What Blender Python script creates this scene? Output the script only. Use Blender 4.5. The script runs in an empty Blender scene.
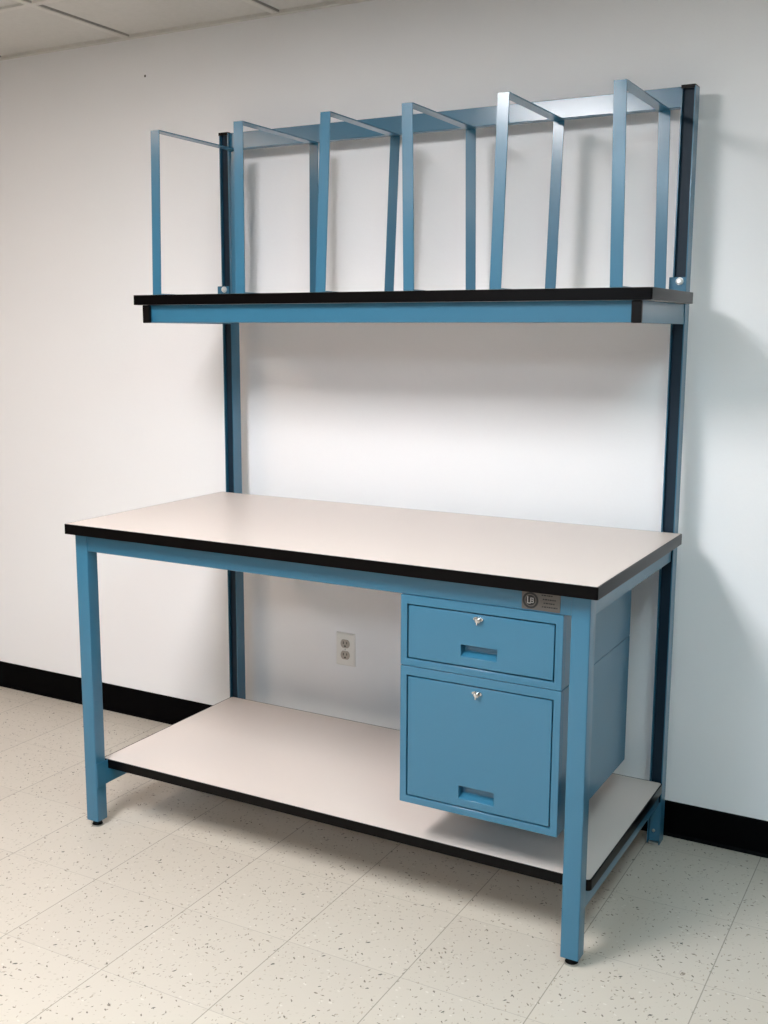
import bpy, bmesh, math
from mathutils import Matrix, Vector

scene = bpy.context.scene
COL = scene.collection

# ------------------------------------------------------------------ materials
def nodes_of(name):
    m = bpy.data.materials.new(name)
    m.use_nodes = True
    nt = m.node_tree
    return m, nt, nt.nodes['Principled BSDF']

def mat(name, col, rough=0.5, metal=0.0, spec=0.5, bump=0.0, bscale=200.0, var=0.0, coat=0.0):
    m, nt, b = nodes_of(name)
    b.inputs['Roughness'].default_value = rough
    b.inputs['Metallic'].default_value = metal
    b.inputs['Specular IOR Level'].default_value = spec
    b.inputs['Coat Weight'].default_value = coat
    b.inputs['Coat Roughness'].default_value = 0.15
    tc = nt.nodes.new('ShaderNodeTexCoord')
    n = nt.nodes.new('ShaderNodeTexNoise')
    n.inputs['Scale'].default_value = bscale
    n.inputs['Detail'].default_value = 3
    nt.links.new(tc.outputs['Object'], n.inputs['Vector'])
    mix = nt.nodes.new('ShaderNodeMix')
    mix.data_type = 'RGBA'
    mix.inputs[6].default_value = (*[c * (1 - var) for c in col], 1)
    mix.inputs[7].default_value = (*[min(1, c * (1 + var)) for c in col], 1)
    nt.links.new(n.outputs['Fac'], mix.inputs[0])
    nt.links.new(mix.outputs[2], b.inputs['Base Color'])
    if bump:
        bp = nt.nodes.new('ShaderNodeBump')
        bp.inputs['Strength'].default_value = bump
        bp.inputs['Distance'].default_value = 0.001
        nt.links.new(n.outputs['Fac'], bp.inputs['Height'])
        nt.links.new(bp.outputs['Normal'], b.inputs['Normal'])
    return m

BLUE = mat('blue_powder_coat', (0.025, 0.138, 0.232), 0.36, 0.0, 0.45, bump=0.05, bscale=900, var=0.03, coat=0.6)
SHADE = mat('dark_navy_shade', (0.003, 0.016, 0.032), 0.5, 0.0, 0.3)  # dark colour standing in for shade inside the upright channels
BLACK = mat('black_vinyl_edge', (0.0012, 0.0008, 0.001), 0.3, 0.0, 0.12, var=0.1)
CAP = mat('black_plastic_cap', (0.0015, 0.001, 0.0013), 0.4, 0.0, 0.15)
LAM = mat('almond_laminate', (0.665, 0.585, 0.54), 0.36, 0.0, 0.45, bscale=700, var=0.02)
CHROME = mat('chrome', (0.60, 0.60, 0.60), 0.14, 1.0)
ZINC = mat('bright_zinc', (0.86, 0.87, 0.86), 0.42, 0.7)
STEEL = mat('zinc_steel', (0.55, 0.55, 0.53), 0.3, 1.0)
PLATE = mat('brushed_name_plate', (0.14, 0.125, 0.115), 0.42, 0.6, bscale=500, var=0.12)
INK = mat('black_ink', (0.012, 0.012, 0.013), 0.45)
PALEINK = mat('worn_silver_print', (0.42, 0.41, 0.40), 0.4, 0.5)
OUTW = mat('white_outlet_plastic', (0.82, 0.80, 0.76), 0.3)
OUTI = mat('ivory_receptacle', (0.42, 0.37, 0.32), 0.4)
BASE = mat('black_vinyl_baseboard', (0.0006, 0.0006, 0.001), 0.5, 0.0, 0.05, bscale=30, var=0.2)
GRID = mat('ceiling_grid_enamel', (0.66, 0.64, 0.60), 0.5)
GRIDSH = mat('ceiling_grid_shadow', (0.32, 0.31, 0.29), 0.8)  # dark tone for the shadow line painted beside the T-bars

def wall_mat(name, c0, c1):
    m, nt, b = nodes_of(name)
    b.inputs['Roughness'].default_value = 0.62
    b.inputs['Specular IOR Level'].default_value = 0.25
    tc = nt.nodes.new('ShaderNodeTexCoord')
    n = nt.nodes.new('ShaderNodeTexNoise'); n.inputs['Scale'].default_value = 2.2; n.inputs['Detail'].default_value = 4
    nt.links.new(tc.outputs['Object'], n.inputs['Vector'])
    mix = nt.nodes.new('ShaderNodeMix'); mix.data_type = 'RGBA'
    mix.inputs[6].default_value = (*c0, 1); mix.inputs[7].default_value = (*c1, 1)
    nt.links.new(n.outputs['Fac'], mix.inputs[0])
    # one small dark speck high on the wall
    d = nt.nodes.new('ShaderNodeVectorMath'); d.operation = 'DISTANCE'
    d.inputs[1].default_value = (-0.3671, 0.8211, 2.2893)
    nt.links.new(tc.outputs['Object'], d.inputs[0])
    lt = nt.nodes.new('ShaderNodeMath'); lt.operation = 'LESS_THAN'; lt.inputs[1].default_value = 0.0042
    nt.links.new(d.outputs['Value'], lt.inputs[0])
    mx = nt.nodes.new('ShaderNodeMix'); mx.data_type = 'RGBA'; mx.inputs[7].default_value = (0.12, 0.11, 0.11, 1)
    nt.links.new(lt.outputs[0], mx.inputs[0]); nt.links.new(mix.outputs[2], mx.inputs[6])
    nt.links.new(mx.outputs[2], b.inputs['Base Color'])
    n2 = nt.nodes.new('ShaderNodeTexNoise'); n2.inputs['Scale'].default_value = 160; n2.inputs['Detail'].default_value = 3
    nt.links.new(tc.outputs['Object'], n2.inputs['Vector'])
    bp = nt.nodes.new('ShaderNodeBump'); bp.inputs['Strength'].default_value = 0.12; bp.inputs['Distance'].default_value = 0.002
    nt.links.new(n2.outputs['Fac'], bp.inputs['Height']); nt.links.new(bp.outputs['Normal'], b.inputs['Normal'])
    return m

def floor_mat():
    m, nt, b = nodes_of('vinyl_composition_tile')
    N, Lk = nt.nodes, nt.links
    def math_(op, a, c=None, v=None):
        n = N.new('ShaderNodeMath'); n.operation = op
        for i, s in enumerate((a, c)):
            if s is None: continue
            if isinstance(s, (int, float)): n.inputs[i].default_value = s
            else: Lk.new(s, n.inputs[i])
        return n.outputs[0]
    def mixc(f, a, c):
        n = N.new('ShaderNodeMix'); n.data_type = 'RGBA'
        for i, s in ((0, f), (6, a), (7, c)):
            if isinstance(s, (tuple, float, int)): n.inputs[i].default_value = s
            else: Lk.new(s, n.inputs[i])
        return n.outputs[2]
    tc = N.new('ShaderNodeTexCoord')
    mp = N.new('ShaderNodeMapping'); mp.vector_type = 'TEXTURE'
    mp.inputs['Location'].default_value = (0.5587, -0.1909, 0)
    mp.inputs['Rotation'].default_value = (0, 0, math.radians(0.2))
    mp.inputs['Scale'].default_value = (0.3048, 0.3048, 0.3048)
    Lk.new(tc.outputs['Object'], mp.inputs['Vector'])
    sx = N.new('ShaderNodeSeparateXYZ'); Lk.new(mp.outputs[0], sx.inputs[0])
    seams = []
    for k, wdt in ((0, 0.0042), (1, 0.0030)):
        fr = math_('FRACT', sx.outputs[k])
        dd = math_('MINIMUM', fr, math_('SUBTRACT', 1.0, fr))
        seams.append(math_('LESS_THAN', dd, wdt))
    # per-tile tone
    fl = N.new('ShaderNodeVectorMath'); fl.operation = 'FLOOR'; Lk.new(mp.outputs[0], fl.inputs[0])
    wn = N.new('ShaderNodeTexWhiteNoise'); Lk.new(fl.outputs[0], wn.inputs['Vector'])
    base = mixc(wn.outputs['Value'], (0.50, 0.45, 0.39, 1), (0.54, 0.49, 0.425, 1))
    # soft marbling
    ns = N.new('ShaderNodeTexNoise'); ns.inputs['Scale'].default_value = 14; ns.inputs['Detail'].default_value = 5
    Lk.new(tc.outputs['Object'], ns.inputs['Vector'])
    base = mixc(math_('MULTIPLY', ns.outputs['Fac'], 0.28), base, (0.52, 0.49, 0.42, 1))
    # chips: voronoi cells, only a few become chips
    def chips(scale, stretch, rot, keep, size, col, base, warp=0.006):
        mm = N.new('ShaderNodeMapping'); mm.vector_type = 'TEXTURE'; mm.inputs['Scale'].default_value = (1 / scale, 1 / (scale * stretch), 1)
        mm.inputs['Rotation'].default_value = (0, 0, rot)
        Lk.new(tc.outputs['Object'], mm.inputs['Vector'])
        nz = N.new('ShaderNodeTexNoise'); nz.inputs['Scale'].default_value = 3.0
        Lk.new(mm.outputs[0], nz.inputs['Vector'])
        ad = N.new('ShaderNodeVectorMath'); ad.operation = 'MULTIPLY_ADD'
        ad.inputs[1].default_value = (0.5, 0.5, 0.0)
        Lk.new(nz.outputs['Color'], ad.inputs[0]); Lk.new(mm.outputs[0], ad.inputs[2])
        vo = N.new('ShaderNodeTexVoronoi'); vo.inputs['Scale'].default_value = 1.0
        vo.voronoi_dimensions = '2D'
        Lk.new(ad.outputs[0], vo.inputs['Vector'])
        sc = N.new('ShaderNodeSeparateColor'); Lk.new(vo.outputs['Color'], sc.inputs[0])
        k1 = math_('GREATER_THAN', sc.outputs[0], 1 - keep)
        sz = math_('MULTIPLY', sc.outputs[1], size)
        k2 = math_('LESS_THAN', vo.outputs['Distance'], sz)
        f = math_('MULTIPLY', k1, k2)
        f = math_('MULTIPLY', f, math_('MULTIPLY_ADD', sc.outputs[2], 0.6) if False else 0.95)
        return mixc(f, base, col)
    base = chips(70, 2.2, 0.4, 0.16, 0.30, (0.42, 0.38, 0.31, 1), base)
    base = chips(66, 2.4, 1.3, 0.11, 0.30, (0.27, 0.24, 0.20, 1), base)
    base = chips(56, 2.4, 2.3, 0.06, 0.28, (0.14, 0.12, 0.095, 1), base)
    base = chips(52, 2.4, 0.0, 0.05, 0.27, (0.16, 0.13, 0.10, 1), base)
    base = chips(62, 2.2, 1.9, 0.12, 0.28, (0.36, 0.31, 0.25, 1), base)
    base = chips(42, 2.0, 0.9, 0.03, 0.22, (0.06, 0.06, 0.05, 1), base)
    base = chips(55, 1.8, 2.9, 0.05, 0.26, (0.60, 0.56, 0.50, 1), base)
    # a brown scuff at a tile joint
    ds = N.new('ShaderNodeVectorMath'); ds.operation = 'DISTANCE'; ds.inputs[1].default_value = (1.7229, 0.1378, 0)
    Lk.new(tc.outputs['Object'], ds.inputs[0])
    nz2 = N.new('ShaderNodeTexNoise'); nz2.inputs['Scale'].default_value = 130; Lk.new(tc.outputs['Object'], nz2.inputs['Vector'])
    sc_ = math_('LESS_THAN', math_('MULTIPLY_ADD', nz2.outputs['Fac'], 0.030), 0.0) if False else math_('LESS_THAN', math_('ADD', ds.outputs['Value'], math_('MULTIPLY', nz2.outputs['Fac'], 0.022)), 0.0175)
    base = mixc(math_('MULTIPLY', sc_, 0.75), base, (0.16, 0.115, 0.08, 1))
    base = mixc(math_('MULTIPLY', seams[1], 0.45), base, (0.22, 0.20, 0.165, 1))
    base = mixc(math_('MULTIPLY', seams[0], 0.75), base, (0.20, 0.18, 0.15, 1))
    Lk.new(base, b.inputs['Base Color'])
    b.inputs['Roughness'].default_value = 0.38
    b.inputs['Specular IOR Level'].default_value = 0.35
    n3 = N.new('ShaderNodeTexNoise'); n3.inputs['Scale'].default_value = 9
    Lk.new(tc.outputs['Object'], n3.inputs['Vector'])
    bp = N.new('ShaderNodeBump'); bp.inputs['Strength'].default_value = 0.08; bp.inputs['Distance'].default_value = 0.01
    Lk.new(n3.outputs['Fac'], bp.inputs['Height']); Lk.new(bp.outputs['Normal'], b.inputs['Normal'])
    return m

def ceil_mat():
    m, nt, b = nodes_of('acoustic_ceiling_tile')
    N, Lk = nt.nodes, nt.links
    tc = N.new('ShaderNodeTexCoord')
    n = N.new('ShaderNodeTexNoise'); n.inputs['Scale'].default_value = 60; n.inputs['Detail'].default_value = 6
    Lk.new(tc.outputs['Object'], n.inputs['Vector'])
    mix = N.new('ShaderNodeMix'); mix.data_type = 'RGBA'
    mix.inputs[6].default_value = (0.60, 0.585, 0.55, 1); mix.inputs[7].default_value = (0.68, 0.66, 0.63, 1)
    Lk.new(n.outputs['Fac'], mix.inputs[0]); Lk.new(mix.outputs[2], b.inputs['Base Color'])
    b.inputs['Roughness'].default_value = 0.9
    bp = N.new('ShaderNodeBump'); bp.inputs['Strength'].default_value = 0.3; bp.inputs['Distance'].default_value = 0.003
    Lk.new(n.outputs['Fac'], bp.inputs['Height']); Lk.new(bp.outputs['Normal'], b.inputs['Normal'])
    return m

def lamp_mat(name, col, strength):
    m = bpy.data.materials.new(name); m.use_nodes = True
    nt = m.node_tree; nt.nodes.clear()
    o = nt.nodes.new('ShaderNodeOutputMaterial'); e = nt.nodes.new('ShaderNodeEmission')
    e.inputs['Color'].default_value = (*col, 1); e.inputs['Strength'].default_value = strength
    nt.links.new(e.outputs[0], o.inputs[0])
    return m

# ------------------------------------------------------------------ mesh helpers
def box(bm, x0, x1, y0, y1, z0, z1, bev=0.0, seg=2):
    r = bmesh.ops.create_cube(bm, size=1.0)
    vs = r['verts']
    bmesh.ops.scale(bm, vec=(x1 - x0, y1 - y0, z1 - z0), verts=vs)
    bmesh.ops.translate(bm, vec=((x0 + x1) / 2, (y0 + y1) / 2, (z0 + z1) / 2), verts=vs)
    if bev:
        es = list({e for v in vs for e in v.link_edges})
        bmesh.ops.bevel(bm, geom=es, offset=bev, segments=seg, profile=0.5, affect='EDGES')

def prism(bm, outline, a0, a1, axis='z', holes=None):
    """outline: list of 2-D points; extruded along axis from a0 to a1."""
    def P(p, a):
        return {'z': (p[0], p[1], a), 'y': (p[0], a, p[1]), 'x': (a, p[0], p[1])}[axis]
    lo = [bm.verts.new(P(p, a0)) for p in outline]
    hi = [bm.verts.new(P(p, a1)) for p in outline]
    n = len(outline)
    bm.faces.new(lo); bm.faces.new(hi)
    for i in range(n):
        bm.faces.new((lo[i], lo[(i + 1) % n], hi[(i + 1) % n], hi[i]))

def ring(bm, outer, inner, z0, z1):
    L = []
    for o in (outer, inner):
        L.append([[bm.verts.new((p[0], p[1], z)) for p in o] for z in (z0, z1)])
    n = len(outer)
    for i in range(n):
        j = (i + 1) % n
        (o0, o1), (i0, i1) = L
        bm.faces.new((o0[i], o0[j], o1[j], o1[i]))
        bm.faces.new((i0[i], i1[i], i1[j], i0[j]))
        bm.faces.new((o1[i], o1[j], i1[j], i1[i]))
        bm.faces.new((o0[i], i0[i], i0[j], o0[j]))

def rrect(x0, x1, y0, y1, r, n=6):
    pts = []
    for cx, cy, a0 in ((x1 - r, y0 + r, -90), (x1 - r, y1 - r, 0), (x0 + r, y1 - r, 90), (x0 + r, y0 + r, 180)):
        for k in range(n + 1):
            a = math.radians(a0 + 90 * k / n)
            pts.append((cx + r * math.cos(a), cy + r * math.sin(a)))
    return pts

def cyl(bm, c, r, a0, a1, axis='z', n=28, r2=None, bev=0.0):
    r2 = r if r2 is None else r2
    def P(rr, a, k):
        t = 2 * math.pi * k / n
        u, v = rr * math.cos(t), rr * math.sin(t)
        return {'z': (c[0] + u, c[1] + v, a), 'y': (c[0] + u, a, c[1] + v), 'x': (a, c[0] + u, c[1] + v)}[axis]
    prof = [(r, a0), (r2, a1)]
    if bev:
        s = 1 if a1 > a0 else -1
        prof = [(r - bev, a0), (r, a0 + s * bev), (r2, a1 - s * bev), (r2 - bev, a1)]
    rings = [[bm.verts.new(P(rr, a, k)) for k in range(n)] for rr, a in prof]
    bm.faces.new(rings[0]); bm.faces.new(rings[-1])
    for A, B in zip(rings, rings[1:]):
        for k in range(n):
            bm.faces.new((A[k], A[(k + 1) % n], B[(k + 1) % n], B[k]))

def holed_panel(bm, xs, zs, holes, y0, y1):
    """panel in the xz plane between y0 (front) and y1, built on grid cuts, cells in holes left open"""
    nx, nz = len(xs) - 1, len(zs) - 1
    F = {}; B = {}
    for i, x in enumerate(xs):
        for j, z in enumerate(zs):
            F[i, j] = bm.verts.new((x, y0, z)); B[i, j] = bm.verts.new((x, y1, z))
    solid = lambda i, j: 0 <= i < nx and 0 <= j < nz and (i, j) not in holes
    for i in range(nx):
        for j in range(nz):
            if not solid(i, j): continue
            bm.faces.new((F[i, j], F[i + 1, j], F[i + 1, j + 1], F[i, j + 1]))
            bm.faces.new((B[i, j], B[i, j + 1], B[i + 1, j + 1], B[i + 1, j]))
            for (di, dj, a, b_) in ((-1, 0, (i, j), (i, j + 1)), (1, 0, (i + 1, j), (i + 1, j + 1)),
                                    (0, -1, (i, j), (i + 1, j)), (0, 1, (i, j + 1), (i + 1, j + 1))):
                if not solid(i + di, j + dj):
                    bm.faces.new((F[a], F[b_], B[b_], B[a]))
    for v in [v for v in list(F.values()) + list(B.values()) if not v.link_faces]:
        bm.verts.remove(v)

def obj(name, bm, m, parent=None, smooth=True, kind=None, label=None):
    bmesh.ops.recalc_face_normals(bm, faces=bm.faces)
    me = bpy.data.meshes.new(name)
    bm.to_mesh(me); bm.free()
    me.materials.append(m)
    if smooth:
        for p in me.polygons: p.use_smooth = True
        try: me.set_sharp_from_angle(angle=math.radians(35))
        except Exception: pass
    o = bpy.data.objects.new(name, me)
    COL.objects.link(o)
    if parent:
        o.parent = parent
        o.matrix_parent_inverse = world_inv(parent)
    if kind: o['kind'] = kind
    if label: o['label'] = label
    return o

def world_inv(o):
    m = Matrix.Identity(4)
    while o:
        m = (o.matrix_parent_inverse if o.parent else Matrix.Identity(4)) @ Matrix.LocRotScale(o.location, o.rotation_euler, o.scale) @ m
        o = o.parent
    return m.inverted()

def thing(name, label, cat, loc, group=None):
    o = bpy.data.objects.new(name, None)
    o.location = loc; o.empty_display_size = 0.1
    COL.objects.link(o)
    o['label'] = label; o['category'] = cat
    if group: o['group'] = group
    return o

def B(): return bmesh.new()

# ------------------------------------------------------------------ dimensions (metres)
H, TT = 0.9072, 0.0283          # worktop top, thickness
L, D = 1.5346, 0.7191
WALL = 0.8211
CEIL = 2.4127
XL, XR, YF = -4.2, 4.6, -5.8

# ------------------------------------------------------------------ the room
WM, FM, CM = wall_mat('painted_wall', (0.85, 0.845, 0.86), (0.88, 0.875, 0.89)), floor_mat(), ceil_mat()
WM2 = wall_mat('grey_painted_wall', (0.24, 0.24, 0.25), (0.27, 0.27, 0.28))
b = B(); box(b, XL, XR, YF, WALL, -0.1, 0.0); obj('floor', b, FM, smooth=False, kind='structure')
b = B(); box(b, XL, XR, WALL, WALL + 0.12, 0.0, CEIL + 0.1); obj('wall_back', b, WM, smooth=False, kind='structure')
b = B(); box(b, XL - 0.12, XL, YF, WALL, 0.0, CEIL + 0.1); obj('wall_left', b, WM2, smooth=False, kind='structure')
b = B(); box(b, XR, XR + 0.12, YF, WALL, 0.0, CEIL + 0.1); obj('wall_right', b, WM2, smooth=False, kind='structure')
b = B(); box(b, XL, XR, YF - 0.12, YF, 0.0, CEIL + 0.1); obj('wall_front', b, WM2, smooth=False, kind='structure')
b = B()
box(b, XL, XR, YF, WALL, CEIL + 0.010, CEIL + 0.1)
obj('ceiling', b, CM, smooth=False, kind='structure')
# exposed T-bars of the suspended ceiling, and the wall angle
GX, GY, GS = 0.180, 0.3815, 0.6096
b = B()
k = math.ceil((XL - GX) / GS)
while GX + k * GS < XR:
    x = GX + k * GS; box(b, x - 0.012, x + 0.012, YF, WALL - 0.001, CEIL + 0.002, CEIL + 0.0101); k += 1
k = math.ceil((YF - GY) / GS)
while GY + k * GS < WALL:
    y = GY + k * GS; box(b, XL, XR, y - 0.012, y + 0.012, CEIL + 0.0025, CEIL + 0.0101); k += 1
obj('trim_1', b, GRID, smooth=False, kind='structure')
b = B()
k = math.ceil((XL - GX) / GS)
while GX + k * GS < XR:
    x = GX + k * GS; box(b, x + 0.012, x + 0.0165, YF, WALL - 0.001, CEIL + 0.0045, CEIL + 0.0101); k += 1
obj('trim_shadow', b, GRIDSH, smooth=False, kind='structure')  # dark strips added along the T-bars as their shadow line
b = B(); box(b, XL, XR, WALL - 0.020, WALL, CEIL, CEIL + 0.0101); obj('trim_2', b, GRID, smooth=False, kind='structure')
BH = 0.1036
b = B()
prism(b, [(WALL, 0.0), (WALL - 0.012, 0.0), (WALL - 0.007, 0.010), (WALL - 0.0045, BH - 0.003), (WALL - 0.002, BH), (WALL, BH)], XL, XR, 'x')
obj('baseboard_back', b, BASE, smooth=False, kind='structure')
b = B(); box(b, XL, XL + 0.006, YF, WALL - 0.014, 0, BH); obj('baseboard_left', b, BASE, smooth=False, kind='structure')
b = B(); box(b, XR - 0.006, XR, YF, WALL - 0.014, 0, BH); obj('baseboard_right', b, BASE, smooth=False, kind='structure')

# fluorescent troffers set into the ceiling grid (they light the room)
WARM, NEUT, COOL, DAY = (1.0, 0.76, 0.58), (1.0, 0.975, 0.98), (0.70, 0.94, 1.0), (0.72, 0.88, 1.0)
def troffer(ix, iy, col, power, where):
    x0 = GX + ix * GS; y1 = GY + iy * GS; y0 = y1 - 2 * GS; x1 = x0 + GS
    t = thing('ceiling_light', where, 'ceiling light', ((x0 + x1) / 2, (y0 + y1) / 2, CEIL), 'fluorescent ceiling lights')
    bb = B()
    e = 0.010
    o_ = [(x0 + e, y0 + e), (x1 - e, y0 + e), (x1 - e, y1 - e), (x0 + e, y1 - e)]
    w = 0.035
    i_ = [(x0 + w, y0 + w), (x1 - w, y0 + w), (x1 - w, y1 - w), (x0 + w, y1 - w)]
    ring(bb, o_, i_, CEIL - 0.006, CEIL + 0.0095)
    obj('frame', bb, GRID, t, smooth=False)
    bb = B(); box(bb, x0 + w, x1 - w, y0 + w, y1 - w, CEIL - 0.003, CEIL + 0.004)
    obj('diffuser', bb, lamp_mat('lamp_diffuser', col, power), t, smooth=False)
P = 31.0
PF = 16.0
troffer(-3, -2, WARM, P * 0.30, 'fluorescent ceiling troffer ahead and to the left of the workbench')
troffer(0, -2, NEUT, P, 'fluorescent ceiling troffer straight in front of the workbench')
troffer(3, -2, COOL, P * 0.42, 'fluorescent ceiling troffer to the right of the workbench')
troffer(-3, -6, WARM, PF * 0.4, 'fluorescent ceiling troffer in the far row on the left')
troffer(0, -6, DAY, PF * 1.4, 'fluorescent ceiling troffer in the middle of the far row')
troffer(3, -6, DAY, PF * 0.7, 'fluorescent ceiling troffer in the far row on the right')

# ------------------------------------------------------------------ workbench
wb = thing('workbench', 'tall blue steel workbench with pale top, black edges and an overhead shelf',
           'workbench', (0.767, 0.40, 0.0))

def slab(name, x0, x1, y0, y1, z0, z1, r, edge=0.0035):
    bb = B(); prism(bb, rrect(x0 + edge, x1 - edge, y0 + edge, y1 - edge, max(r - edge, 0.001)), z0 + 0.0006, z1, 'z')
    s = obj(name, bb, LAM, wb)
    bb = B()
    ring(bb, rrect(x0, x1, y0, y1, r), rrect(x0 + edge, x1 - edge, y0 + edge, y1 - edge, max(r - edge, 0.001)), z0, z1 - 0.0003)
    obj('edge_band', bb, BLACK, s, label='black vinyl edge band')
    return s

worktop = slab('worktop', 0.0, L, 0.0, D, H - TT, H, 0.004)
LZT, LZB = 0.1954, 0.1690
lower = slab('lower_shelf', 0.024, 1.515, 0.0875, 0.7205, LZB, LZT, 0.012)

FZ = 0.020
LEGS = [(0.0040, 0.0472), (1.4648, 1.5085)]
LY0, LY1 = 0.0358, 0.0765
for x0, x1 in LEGS:
    bb = B(); prism(bb, rrect(x0, x1, LY0, LY1, 0.003, 4), FZ, H - TT, 'z')
    lg = obj('leg', bb, BLUE, wb)
    bb = B()
    cx, cy = (x0 + x1) / 2, (LY0 + LY1) / 2
    cyl(bb, (cx, cy), 0.0175, 0.0, 0.0045, n=32, r2=0.0165)
    obj('foot_plate', bb, STEEL, lg, label='shiny metal glide under the leg')
    bb = B(); cyl(bb, (cx, cy), 0.0155, 0.0045, 0.0095, n=32, r2=0.013); cyl(bb, (cx, cy), 0.008, 0.0095, FZ + 0.002, n=16)
    obj('leveling_foot', bb, CAP, lg)

# uprights: C channels open to the front, dark insert added for the inner shade
UY0, UY1, UH, UZ = 0.7232, 0.7674, 2.0560, 0.008
def upright(x0, x1):
    bb = B()
    t = 0.0028
    outl = [(x0, UY0), (x0, UY1 - 0.002), (x0 + 0.002, UY1), (x1 - 0.002, UY1), (x1, UY1 - 0.002), (x1, UY0),
            (x1 - t, UY0), (x1 - t, UY1 - t), (x0 + t, UY1 - t), (x0 + t, UY0)]
    prism(bb, outl, UZ, UH, 'z')
    u = obj('upright', bb, BLUE, wb)
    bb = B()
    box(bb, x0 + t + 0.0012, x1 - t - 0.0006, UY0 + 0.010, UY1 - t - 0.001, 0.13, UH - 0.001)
    obj('shade_insert', bb, SHADE, u, label='dark insert standing in for shade inside the channel')
    bb = B(); prism(bb, rrect(x0 - 0.0004, x1 - 0.0002, UY0 - 0.0006, UY1, 0.002, 3), UH, UH + 0.003, 'z')
    box(bb, x0 - 0.0004, x1 - 0.002, UY0 - 0.0020, UY0 - 0.0003, UH - 0.006, UH + 0.003)
    obj('end_cap', bb, CAP, u, label='black plastic end cap')
    bb = B(); cx = (x0 + x1) / 2; cy = (UY0 + UY1) / 2
    cyl(bb, (cx, cy), 0.015, 0, 0.006, r2=0.014); cyl(bb, (cx, cy), 0.006, 0.006, 0.05, n=16)
    box(bb, x0 + t, x1 - t, UY0 + t, UY1 - t, UZ + 0.001, UZ + 0.004)
    obj('leveling_foot', bb, STEEL, u, label='zinc leveling foot')
    return u
u1 = upright(0.0131, 0.0490)
u2 = upright(1.4761, 1.5120)

# apron rails under the worktop
RZ = 0.8265
RY = 0.0392
bb = B()
prism(bb, [(RY, RZ + 0.0015), (RY + 0.0015, RZ), (RY + 0.030, RZ), (RY + 0.030, RZ + 0.003), (RY + 0.003, RZ + 0.003), (RY + 0.003, H - TT), (RY, H - TT)],
      LEGS[0][1], LEGS[1][0], 'x')
obj('front_rail', bb, BLUE, wb)
def side_rail(x0, x1, z0, z1, y0, y1, name='side_rail', open_left=True):
    bb = B(); prism(bb, rrect(x0, x1, z0, z1, 0.0025, 3), y0, y1, 'y')
    return obj(name, bb, BLUE, wb)
side_rail(0.0075, 0.0460, RZ, H - TT, LY1, UY0)
side_rail(1.4680, 1.5065, RZ, H - TT, LY1, UY0)
bb = B()
prism(bb, [(0.688, RZ), (0.718, RZ), (0.718, H - TT), (0.715, H - TT), (0.715, RZ + 0.003), (0.688, RZ + 0.003)], 0.0465, 1.4675, 'x')
obj('back_rail', bb, BLUE, wb)
# rails carrying the lower shelf, with their weld plates on the legs
for x0, x1 in ((0.0110, 0.0500), (1.4665, 1.5045)):
    s = side_rail(x0, x1, 0.126, LZB, LY1, UY0, 'shelf_rail')
for x0, x1 in ((0.0472, 0.0496),):
    bb = B(); box(bb, x0, x1, LY0 + 0.002, LY1 + 0.008, 0.126, LZT + 0.002, 0.0006, 1)
    obj('mounting_plate', bb, BLUE, wb)
# bolt low on the right upright
bb = B(); box(bb, 1.4795, 1.5085, UY0 + 0.010, UY0 + 0.013, 0.013, 0.129, 0.0006, 1)
pl = obj('mounting_plate', bb, BLUE, wb)
bb = B(); cyl(bb, (1.492, 0.045), 0.0045, UY0 + 0.0055, UY0 + 0.010, 'y', 16, bev=0.001)
obj('bolt', bb, STEEL, pl)

# cross channel joining the upright tops
bb = B()
R0, R1, RYT = 2.0071, 2.0579, 0.7345
t = 0.0025
prism(bb, [(RYT + 0.0015, R0), (RYT, R0 + 0.0015), (RYT, R1 - 0.0015), (RYT + 0.0015, R1), (RYT + 0.026, R1), (RYT + 0.026, R1 - t),
           (RYT + t, R1 - t), (RYT + t, R0 + t), (RYT + 0.026, R0 + t), (RYT + 0.026, R0)], 0.0490, 1.4761, 'x')
obj('top_rail', bb, BLUE, wb)

# overhead shelf
SX0, SX1, SY0, SY1 = -0.0026, 1.5360, 0.315, 0.705
SZ1, SZ0 = 1.5412, 1.5126
bb = B(); e = 0.0035
prism(bb, rrect(SX0 + e, SX1 - e, SY0 + e, SY1 - e, 0.002), SZ0 + 0.0005, SZ1, 'z')
shelf = obj('overhead_shelf', bb, LAM, wb)
bb = B(); ring(bb, rrect(SX0, SX1, SY0, SY1, 0.005), rrect(SX0 + e, SX1 - e, SY0 + e, SY1 - e, 0.002), SZ0, SZ1 - 0.0003)
obj('edge_band', bb, BLACK, shelf, label='black vinyl edge band')
AZ0, AZ1 = 1.4606, SZ0
for x0, x1 in ((0.0262, 0.0500), (1.4870, 1.5105)):
    bb = B(); prism(bb, rrect(x0, x1, AZ0, AZ1, 0.002, 3), 0.332, UY0, 'y')
    obj('support_arm', bb, BLUE, shelf)
    bb = B(); prism(bb, rrect(x0 - 0.0003, x1 + 0.0003, AZ0 - 0.0003, AZ1 - 0.0003, 0.003, 3), 0.3235, 0.332, 'y')
    obj('end_cap', bb, CAP, shelf, label='black plastic end cap')
bb = B()
prism(bb, [(0.338, AZ0 + 0.0025), (0.3395, AZ0 + 0.001), (0.366, AZ0 + 0.001), (0.366, AZ0 + 0.0035), (0.3405, AZ0 + 0.0035), (0.3405, AZ1), (0.338, AZ1)],
      0.0500, 1.4870, 'x')
obj('front_channel', bb, BLUE, shelf)
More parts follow.
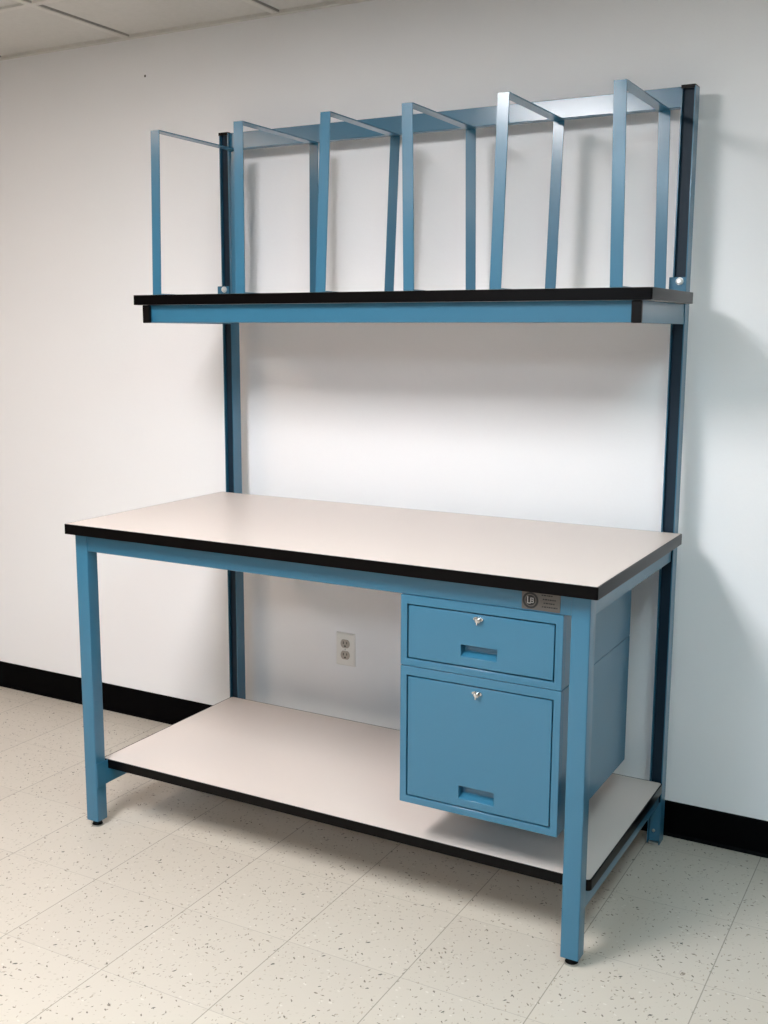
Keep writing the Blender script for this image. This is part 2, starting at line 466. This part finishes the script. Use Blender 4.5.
for x0, x1, cx in ((-0.0015, 0.0440, 0.0262), (1.4675, 1.5125, 1.4955)):
    bb = B(); box(bb, x0, x1, UY0 - 0.0042, UY0 - 0.0002, SZ0 - 0.03, 1.5815, 0.001, 1)
    obj('mounting_plate', bb, BLUE, shelf)
    bb = B()
    n = 6
    cyl(bb, (cx, 1.5708), 0.0098, UY0 - 0.0054, UY0 - 0.0042, 'y', 24)
    cyl(bb, (cx, 1.5708), 0.0085, UY0 - 0.0122, UY0 - 0.0054, 'y', 16, bev=0.003)
    obj('bolt', bb, ZINC, shelf, label='bright zinc bolt head')

# maker's plate on the front rail
NX0, NX1, NZ0, NZ1 = 1.3485, 1.4385, 0.8300, 0.8725
NY = RY - 0.0012
bb = B(); prism(bb, rrect(NX0, NX1, NZ0, NZ1, 0.002, 3), NY, RY + 0.0001, 'y')
npl = obj('name_plate', bb, PLATE, wb, label='small grey metal maker plate with round emblem')
ecx, ecz = 1.3692, 0.8510
bb = B()
def annulus(bb, cx, cz, ro, ri, y0, y1, n=40):
    V = []
    for r_ in (ro, ri):
        for y in (y0, y1):
            V.append([bb.verts.new((cx + r_ * math.cos(2 * math.pi * k / n), y, cz + r_ * math.sin(2 * math.pi * k / n))) for k in range(n)])
    o0, o1, i0, i1 = V
    for k in range(n):
        j = (k + 1) % n
        bb.faces.new((o0[k], o0[j], i0[j], i0[k])); bb.faces.new((o1[k], i1[k], i1[j], o1[j]))
        bb.faces.new((o0[k], o1[k], o1[j], o0[j])); bb.faces.new((i0[k], i0[j], i1[j], i1[k]))
annulus(bb, ecx, ecz, 0.0185, 0.0140, NY - 0.0009, NY)
annulus(bb, ecx, ecz, 0.0118, 0.0002, NY - 0.0005, NY)
obj('emblem', bb, INK, npl, smooth=False, label='round black ring emblem')
bb = B()
y0, y1 = NY - 0.0011, NY - 0.0004
box(bb, ecx - 0.0078, ecx - 0.0056, y0, y1, ecz - 0.0075, ecz + 0.0085)      # L
box(bb, ecx - 0.0078, ecx + 0.0005, y0, y1, ecz - 0.0075, ecz - 0.0055)
box(bb, ecx - 0.0002, ecx + 0.0016, y0, y1, ecz - 0.0055, ecz + 0.0060)      # B
for zz in (-0.0055, -0.0004, 0.0044):
    box(bb, ecx - 0.0002, ecx + 0.0070, y0, y1, ecz + zz, ecz + zz + 0.0017)
box(bb, ecx + 0.0062, ecx + 0.0078, y0, y1, ecz - 0.0045, ecz + 0.0002)
box(bb, ecx + 0.0058, ecx + 0.0074, y0, y1, ecz + 0.0010, ecz + 0.0048)
obj('monogram', bb, PALEINK, npl, smooth=False, label='pale letter monogram inside the ring')
bb = B()
for zz, a, c in ((0.8655, 1.395, 1.421), (0.8565, 1.398, 1.428), (0.8480, 1.400, 1.426), (0.8395, 1.396, 1.433)):
    x = a
    i = 0
    while x < c:
        w_ = (0.0034, 0.0056, 0.0026, 0.0048)[i % 4]
        box(bb, x, min(x + w_, c), NY - 0.0004, NY, zz - 0.0014, zz + 0.0014); x += w_ + 0.0014; i += 1
obj('worn_print', bb, INK, npl, smooth=False)

# ------------------------------------------------------------------ drawer cabinet
CX0, CX1, CY0, CY1 = 1.0440, 1.4480, 0.0360, 0.5620
CZ0, CZ1, CS = 0.3080, 0.8262, 0.6529
cab = thing('drawer_cabinet', 'blue steel two-drawer cabinet hanging under the right end of the worktop', 'drawer cabinet', ((CX0 + CX1) / 2, 0.30, CZ0))
DX0, DX1 = 1.0612, 1.4305
DR = [(0.6712, 0.8047), (0.3255, 0.6305)]
bb = B()
for (z0, z1), (d0, d1) in (((CS + 0.0009, CZ1), DR[0]), ((CZ0, CS - 0.0009), DR[1])):
    holed_panel(bb, [CX0, DX0, DX1, CX1], [z0, d0, d1, z1], {(1, 1)}, CY0, CY0 + 0.016)
    box(bb, CX0, CX0 + 0.0015, CY0 + 0.016, CY1, z0, z1)
    box(bb, CX1 - 0.0015, CX1, CY0 + 0.016, CY1, z0, z1)
    box(bb, CX0 + 0.0015, CX1 - 0.0015, CY1 - 0.0015, CY1, z0, z1)
    box(bb, CX0 + 0.0015, CX1 - 0.0015, CY0 + 0.016, CY1 - 0.0015, z0, z0 + 0.0015)
    box(bb, CX0 + 0.0015, CX1 - 0.0015, CY0 + 0.016, CY1 - 0.0015, z1 - 0.0015, z1)
body = obj('cabinet_body', bb, BLUE, cab)
bv = body.modifiers.new('bevel', 'BEVEL'); bv.width = 0.0008; bv.segments = 1; bv.limit_method = 'ANGLE'; bv.angle_limit = math.radians(60)
for y0, y1 in ((0.10, 0.14), (0.46, 0.50)):
    bb = B(); box(bb, CX0 + 0.01, CX1 - 0.01, y0, y1, CZ1, H - TT, 0.001, 1)
    obj('hanger_bracket', bb, BLUE, cab)

def drawer(d0, d1, hx0, hx1, hz0, hz1, lx, lz):
    g_ = 0.0034
    x0, x1, z0, z1 = DX0 + g_, DX1 - g_, d0 + g_, d1 - g_
    yf, yb = CY0 + 0.0012, CY0 + 0.018
    bb = B()
    holed_panel(bb, [x0, hx0, hx1, x1], [z0, hz0, hz1, z1], {(1, 1)}, yf, yf + 0.0016)
    # returned edges and hollow box behind the front
    box(bb, x0, x0 + 0.0015, yf + 0.0016, yb, z0, z1); box(bb, x1 - 0.0015, x1, yf + 0.0016, yb, z0, z1)
    box(bb, x0 + 0.0015, x1 - 0.0015, yf + 0.0016, yb, z0, z0 + 0.0015); box(bb, x0 + 0.0015, x1 - 0.0015, yf + 0.0016, yb, z1 - 0.0015, z1)
    d = obj('drawer', bb, BLUE, cab)
    bv = d.modifiers.new('bevel', 'BEVEL'); bv.width = 0.0006; bv.segments = 1; bv.limit_method = 'ANGLE'; bv.angle_limit = math.radians(60)
    # tray
    bb = B()
    ty0, ty1 = yb, CY1 - 0.04
    w = 0.0015; tx0, tx1, tz0, tz1 = x0 + 0.008, x1 - 0.008, z0 + 0.006, z1 - 0.01
    box(bb, tx0, tx1, ty0 + 0.012, ty1, tz0, tz0 + w); box(bb, tx0, tx0 + w, ty0 + 0.012, ty1, tz0 + w, tz1)
    box(bb, tx1 - w, tx1, ty0 + 0.012, ty1, tz0 + w, tz1); box(bb, tx0 + w, tx1 - w, ty1 - w, ty1, tz0 + w, tz1)
    box(bb, x0 + 0.003, x1 - 0.003, ty0 + 0.010, ty0 + 0.012, z0 + 0.003, z1 - 0.003)
    obj('drawer_box', bb, BLUE, d)
    # recessed pull: five-sided pan, floor sloping forward
    bb = B()
    dp = 0.020
    f = [(hx0, hz0), (hx1, hz0), (hx1, hz1), (hx0, hz1)]
    k = [(hx0 + 0.0015, hz0 + 0.010), (hx1 - 0.0015, hz0 + 0.010), (hx1 - 0.0015, hz1 - 0.001), (hx0 + 0.0015, hz1 - 0.001)]
    vf = [bb.verts.new((x, yf + 0.0008, z)) for x, z in f]; vk = [bb.verts.new((x, yf + dp, z)) for x, z in k]
    vo = [bb.verts.new((x, yf + 0.0016, z)) for x, z in [(hx0 - .002, hz0 - .002), (hx1 + .002, hz0 - .002), (hx1 + .002, hz1 + .002), (hx0 - .002, hz1 + .002)]]
    vq = [bb.verts.new((x, yf + dp + 0.0015, z)) for x, z in [(hx0 - .002, hz0 - .002), (hx1 + .002, hz0 - .002), (hx1 + .002, hz1 + .002), (hx0 - .002, hz1 + .002)]]
    for i in range(4):
        j = (i + 1) % 4
        bb.faces.new((vf[i], vf[j], vk[j], vk[i]))
        bb.faces.new((vf[i], vo[i], vo[j], vf[j]))
        bb.faces.new((vo[i], vq[i], vq[j], vo[j]))
    bb.faces.new(vk); bb.faces.new(vq)
    obj('handle', bb, BLUE, d, smooth=False, label='recessed rectangular pull')
    # lock: collar, barrel, key slot
    bb = B()
    prism(bb, [(lx + 0.0125 * math.cos(q * math.pi / 16), lz + 0.002 + 0.0052 * math.sin(q * math.pi / 16)) for q in range(32)], yf - 0.004, yf, 'y')
    cyl(bb, (lx, lz), 0.0072, yf - 0.0110, yf - 0.0002, 'y', 32, bev=0.0022)
    box(bb, lx - 0.0014, lx + 0.0014, yf - 0.0118, yf - 0.0090, lz - 0.0100, lz + 0.0040)
    obj('lock', bb, CHROME, d, label='round chrome key lock')
    return d
drawer(*DR[0], 1.2010, 1.2915, 0.6962, 0.7250, 1.2450, 0.7895)
drawer(*DR[1], 1.2010, 1.2915, 0.3475, 0.3795, 1.2450, 0.6125)

# ------------------------------------------------------------------ shelf dividers
DY0, DY1 = 0.318, 0.7000
BW, BT = 0.0305, 0.0032
DZT = 1.9980
divs = [  # bottom x, top x at left edge of the bar
    (0.0705, 0.0800, 'leftmost blue metal divider frame on the overhead shelf, standing at its open left end'),
    (0.3685, 0.3705, 'second blue divider frame from the left, upright, with a pale vertical sheen'),
    (0.6300, 0.6485, 'third blue divider frame from the left, its foot slanting to the left'),
    (0.8950, 0.8870, 'fourth blue divider frame from the left, near the middle of the overhead shelf'),
    (1.1330, 1.1445, 'fifth divider frame from the left, tilted to the right with bright pinkish top ends'),
    (1.4350, 1.4265, 'rightmost blue divider frame on the overhead shelf, next to the right upright'),
]
for xb, xt, lab in divs:
    z0 = SZ1
    hgt = DZT - z0
    t = thing('shelf_divider', lab, 'shelf divider', (xb + BW / 2, (DY0 + DY1) / 2, z0), 'metal dividers on the overhead shelf')
    def sx(z): return xb + (xt - xb) * (z - z0) / hgt
    def bar(bb, y0, y1, za, zb):
        a, c = sx(za), sx(zb)
        vs = []
        for (x, z) in ((a, za), (a + BW, za), (c + BW, zb), (c, zb)):
            vs.append((x, z))
        prism(bb, vs, y0, y1, 'y')
    for y0, y1 in ((DY0, DY0 + BT), (DY1 - BT, DY1)):
        bb = B(); bar(bb, y0, y1, z0, DZT)
        bmesh.ops.bevel(bb, geom=list(bb.edges), offset=0.0005, segments=1, affect='EDGES')
        obj('leg', bb, BLUE, t, smooth=False)
    bb = B(); bar(bb, DY0 + BT, DY1 - BT, DZT - BT, DZT); obj('top_bar', bb, BLUE, t, smooth=False)
    bb = B(); bar(bb, DY0 + BT, DY1 - BT, z0, z0 + BT); obj('bottom_bar', bb, BLUE, t, smooth=False)

# ------------------------------------------------------------------ wall outlet
ox0, ox1, oz0, oz1 = 0.3872, 0.4587, 0.3412, 0.4530
ocx, ocz = (ox0 + ox1) / 2, (oz0 + oz1) / 2
out = thing('wall_outlet', 'white duplex power outlet on the wall behind the bench, above the lower shelf', 'outlet', (ocx, WALL, ocz))
bb = B()
fr = [(ox0, oz0), (ox1, oz0), (ox1, oz1), (ox0, oz1)]
q = 0.004
inn = [(ox0 + q, oz0 + q), (ox1 - q, oz0 + q), (ox1 - q, oz1 - q), (ox0 + q, oz1 - q)]
v0 = [bb.verts.new((x, WALL, z)) for x, z in fr]; v1 = [bb.verts.new((x, WALL - 0.003, z)) for x, z in fr]; v2 = [bb.verts.new((x, WALL - 0.0058, z)) for x, z in inn]
bb.faces.new(v0); bb.faces.new(v2)
for i in range(4):
    j = (i + 1) % 4
    bb.faces.new((v0[i], v0[j], v1[j], v1[i])); bb.faces.new((v1[i], v1[j], v2[j], v2[i]))
obj('cover_plate', bb, OUTW, out, smooth=False)
for s in (1, -1):
    cz = ocz + s * 0.0195
    bb = B()
    n = 36; R = 0.0172
    o = []
    for k in range(n):
        a = 2 * math.pi * k / n
        o.append((ocx + R * math.cos(a), cz + max(-0.0142, min(0.0142, R * math.sin(a)))))
    prism(bb, o, WALL - 0.0075, WALL - 0.0055, 'y')
    r = obj('receptacle', bb, OUTI, out, smooth=False, label='ivory grey socket face')
    bb = B()
    box(bb, ocx - 0.0078, ocx - 0.0052, WALL - 0.0078, WALL - 0.0070, cz - 0.0015, cz + 0.0075)
    box(bb, ocx + 0.0052, ocx + 0.0078, WALL - 0.0078, WALL - 0.0070, cz - 0.0005, cz + 0.0070)
    cyl(bb, (ocx, cz - 0.0080), 0.0030, WALL - 0.0078, WALL - 0.0070, 'y', 16)
    obj('slots', bb, INK, r, smooth=False, label='dark prong slots')
bb = B(); cyl(bb, (ocx, ocz), 0.0030, WALL - 0.0066, WALL - 0.0057, 'y', 16, bev=0.0004)
obj('screw', bb, STEEL, out)

# ------------------------------------------------------------------ camera
yaw, pitch, roll = math.radians(28.8792), math.radians(-9.3873), math.radians(0.2447)
f = Vector((-math.sin(yaw) * math.cos(pitch), math.cos(yaw) * math.cos(pitch), math.sin(pitch)))
r = Vector((math.cos(yaw), math.sin(yaw), 0)); u = r.cross(f)
r2 = r * math.cos(roll) + u * math.sin(roll); u2 = -r * math.sin(roll) + u * math.cos(roll)
cam = bpy.data.cameras.new('camera')
cam.sensor_fit = 'VERTICAL'; cam.sensor_height = 36.0; cam.lens = 1089.85 * 36.0 / 1024
cam.clip_start = 0.05
co = bpy.data.objects.new('camera', cam); COL.objects.link(co)
M = Matrix(((r2.x, u2.x, -f.x, 2.222), (r2.y, u2.y, -f.y, -2.1842), (r2.z, u2.z, -f.z, 1.4379), (0, 0, 0, 1)))
co.matrix_world = M
scene.camera = co

w = bpy.data.worlds.new('world'); scene.world = w; w.use_nodes = True
w.node_tree.nodes['Background'].inputs['Color'].default_value = (0.8, 0.9, 1.0, 1)
w.node_tree.nodes['Background'].inputs['Strength'].default_value = 0.1

vs = scene.view_settings
vs.view_transform = 'Standard'; vs.look = 'None'; vs.gamma = 1.0; vs.use_curve_mapping = False
vs.exposure = 0.45
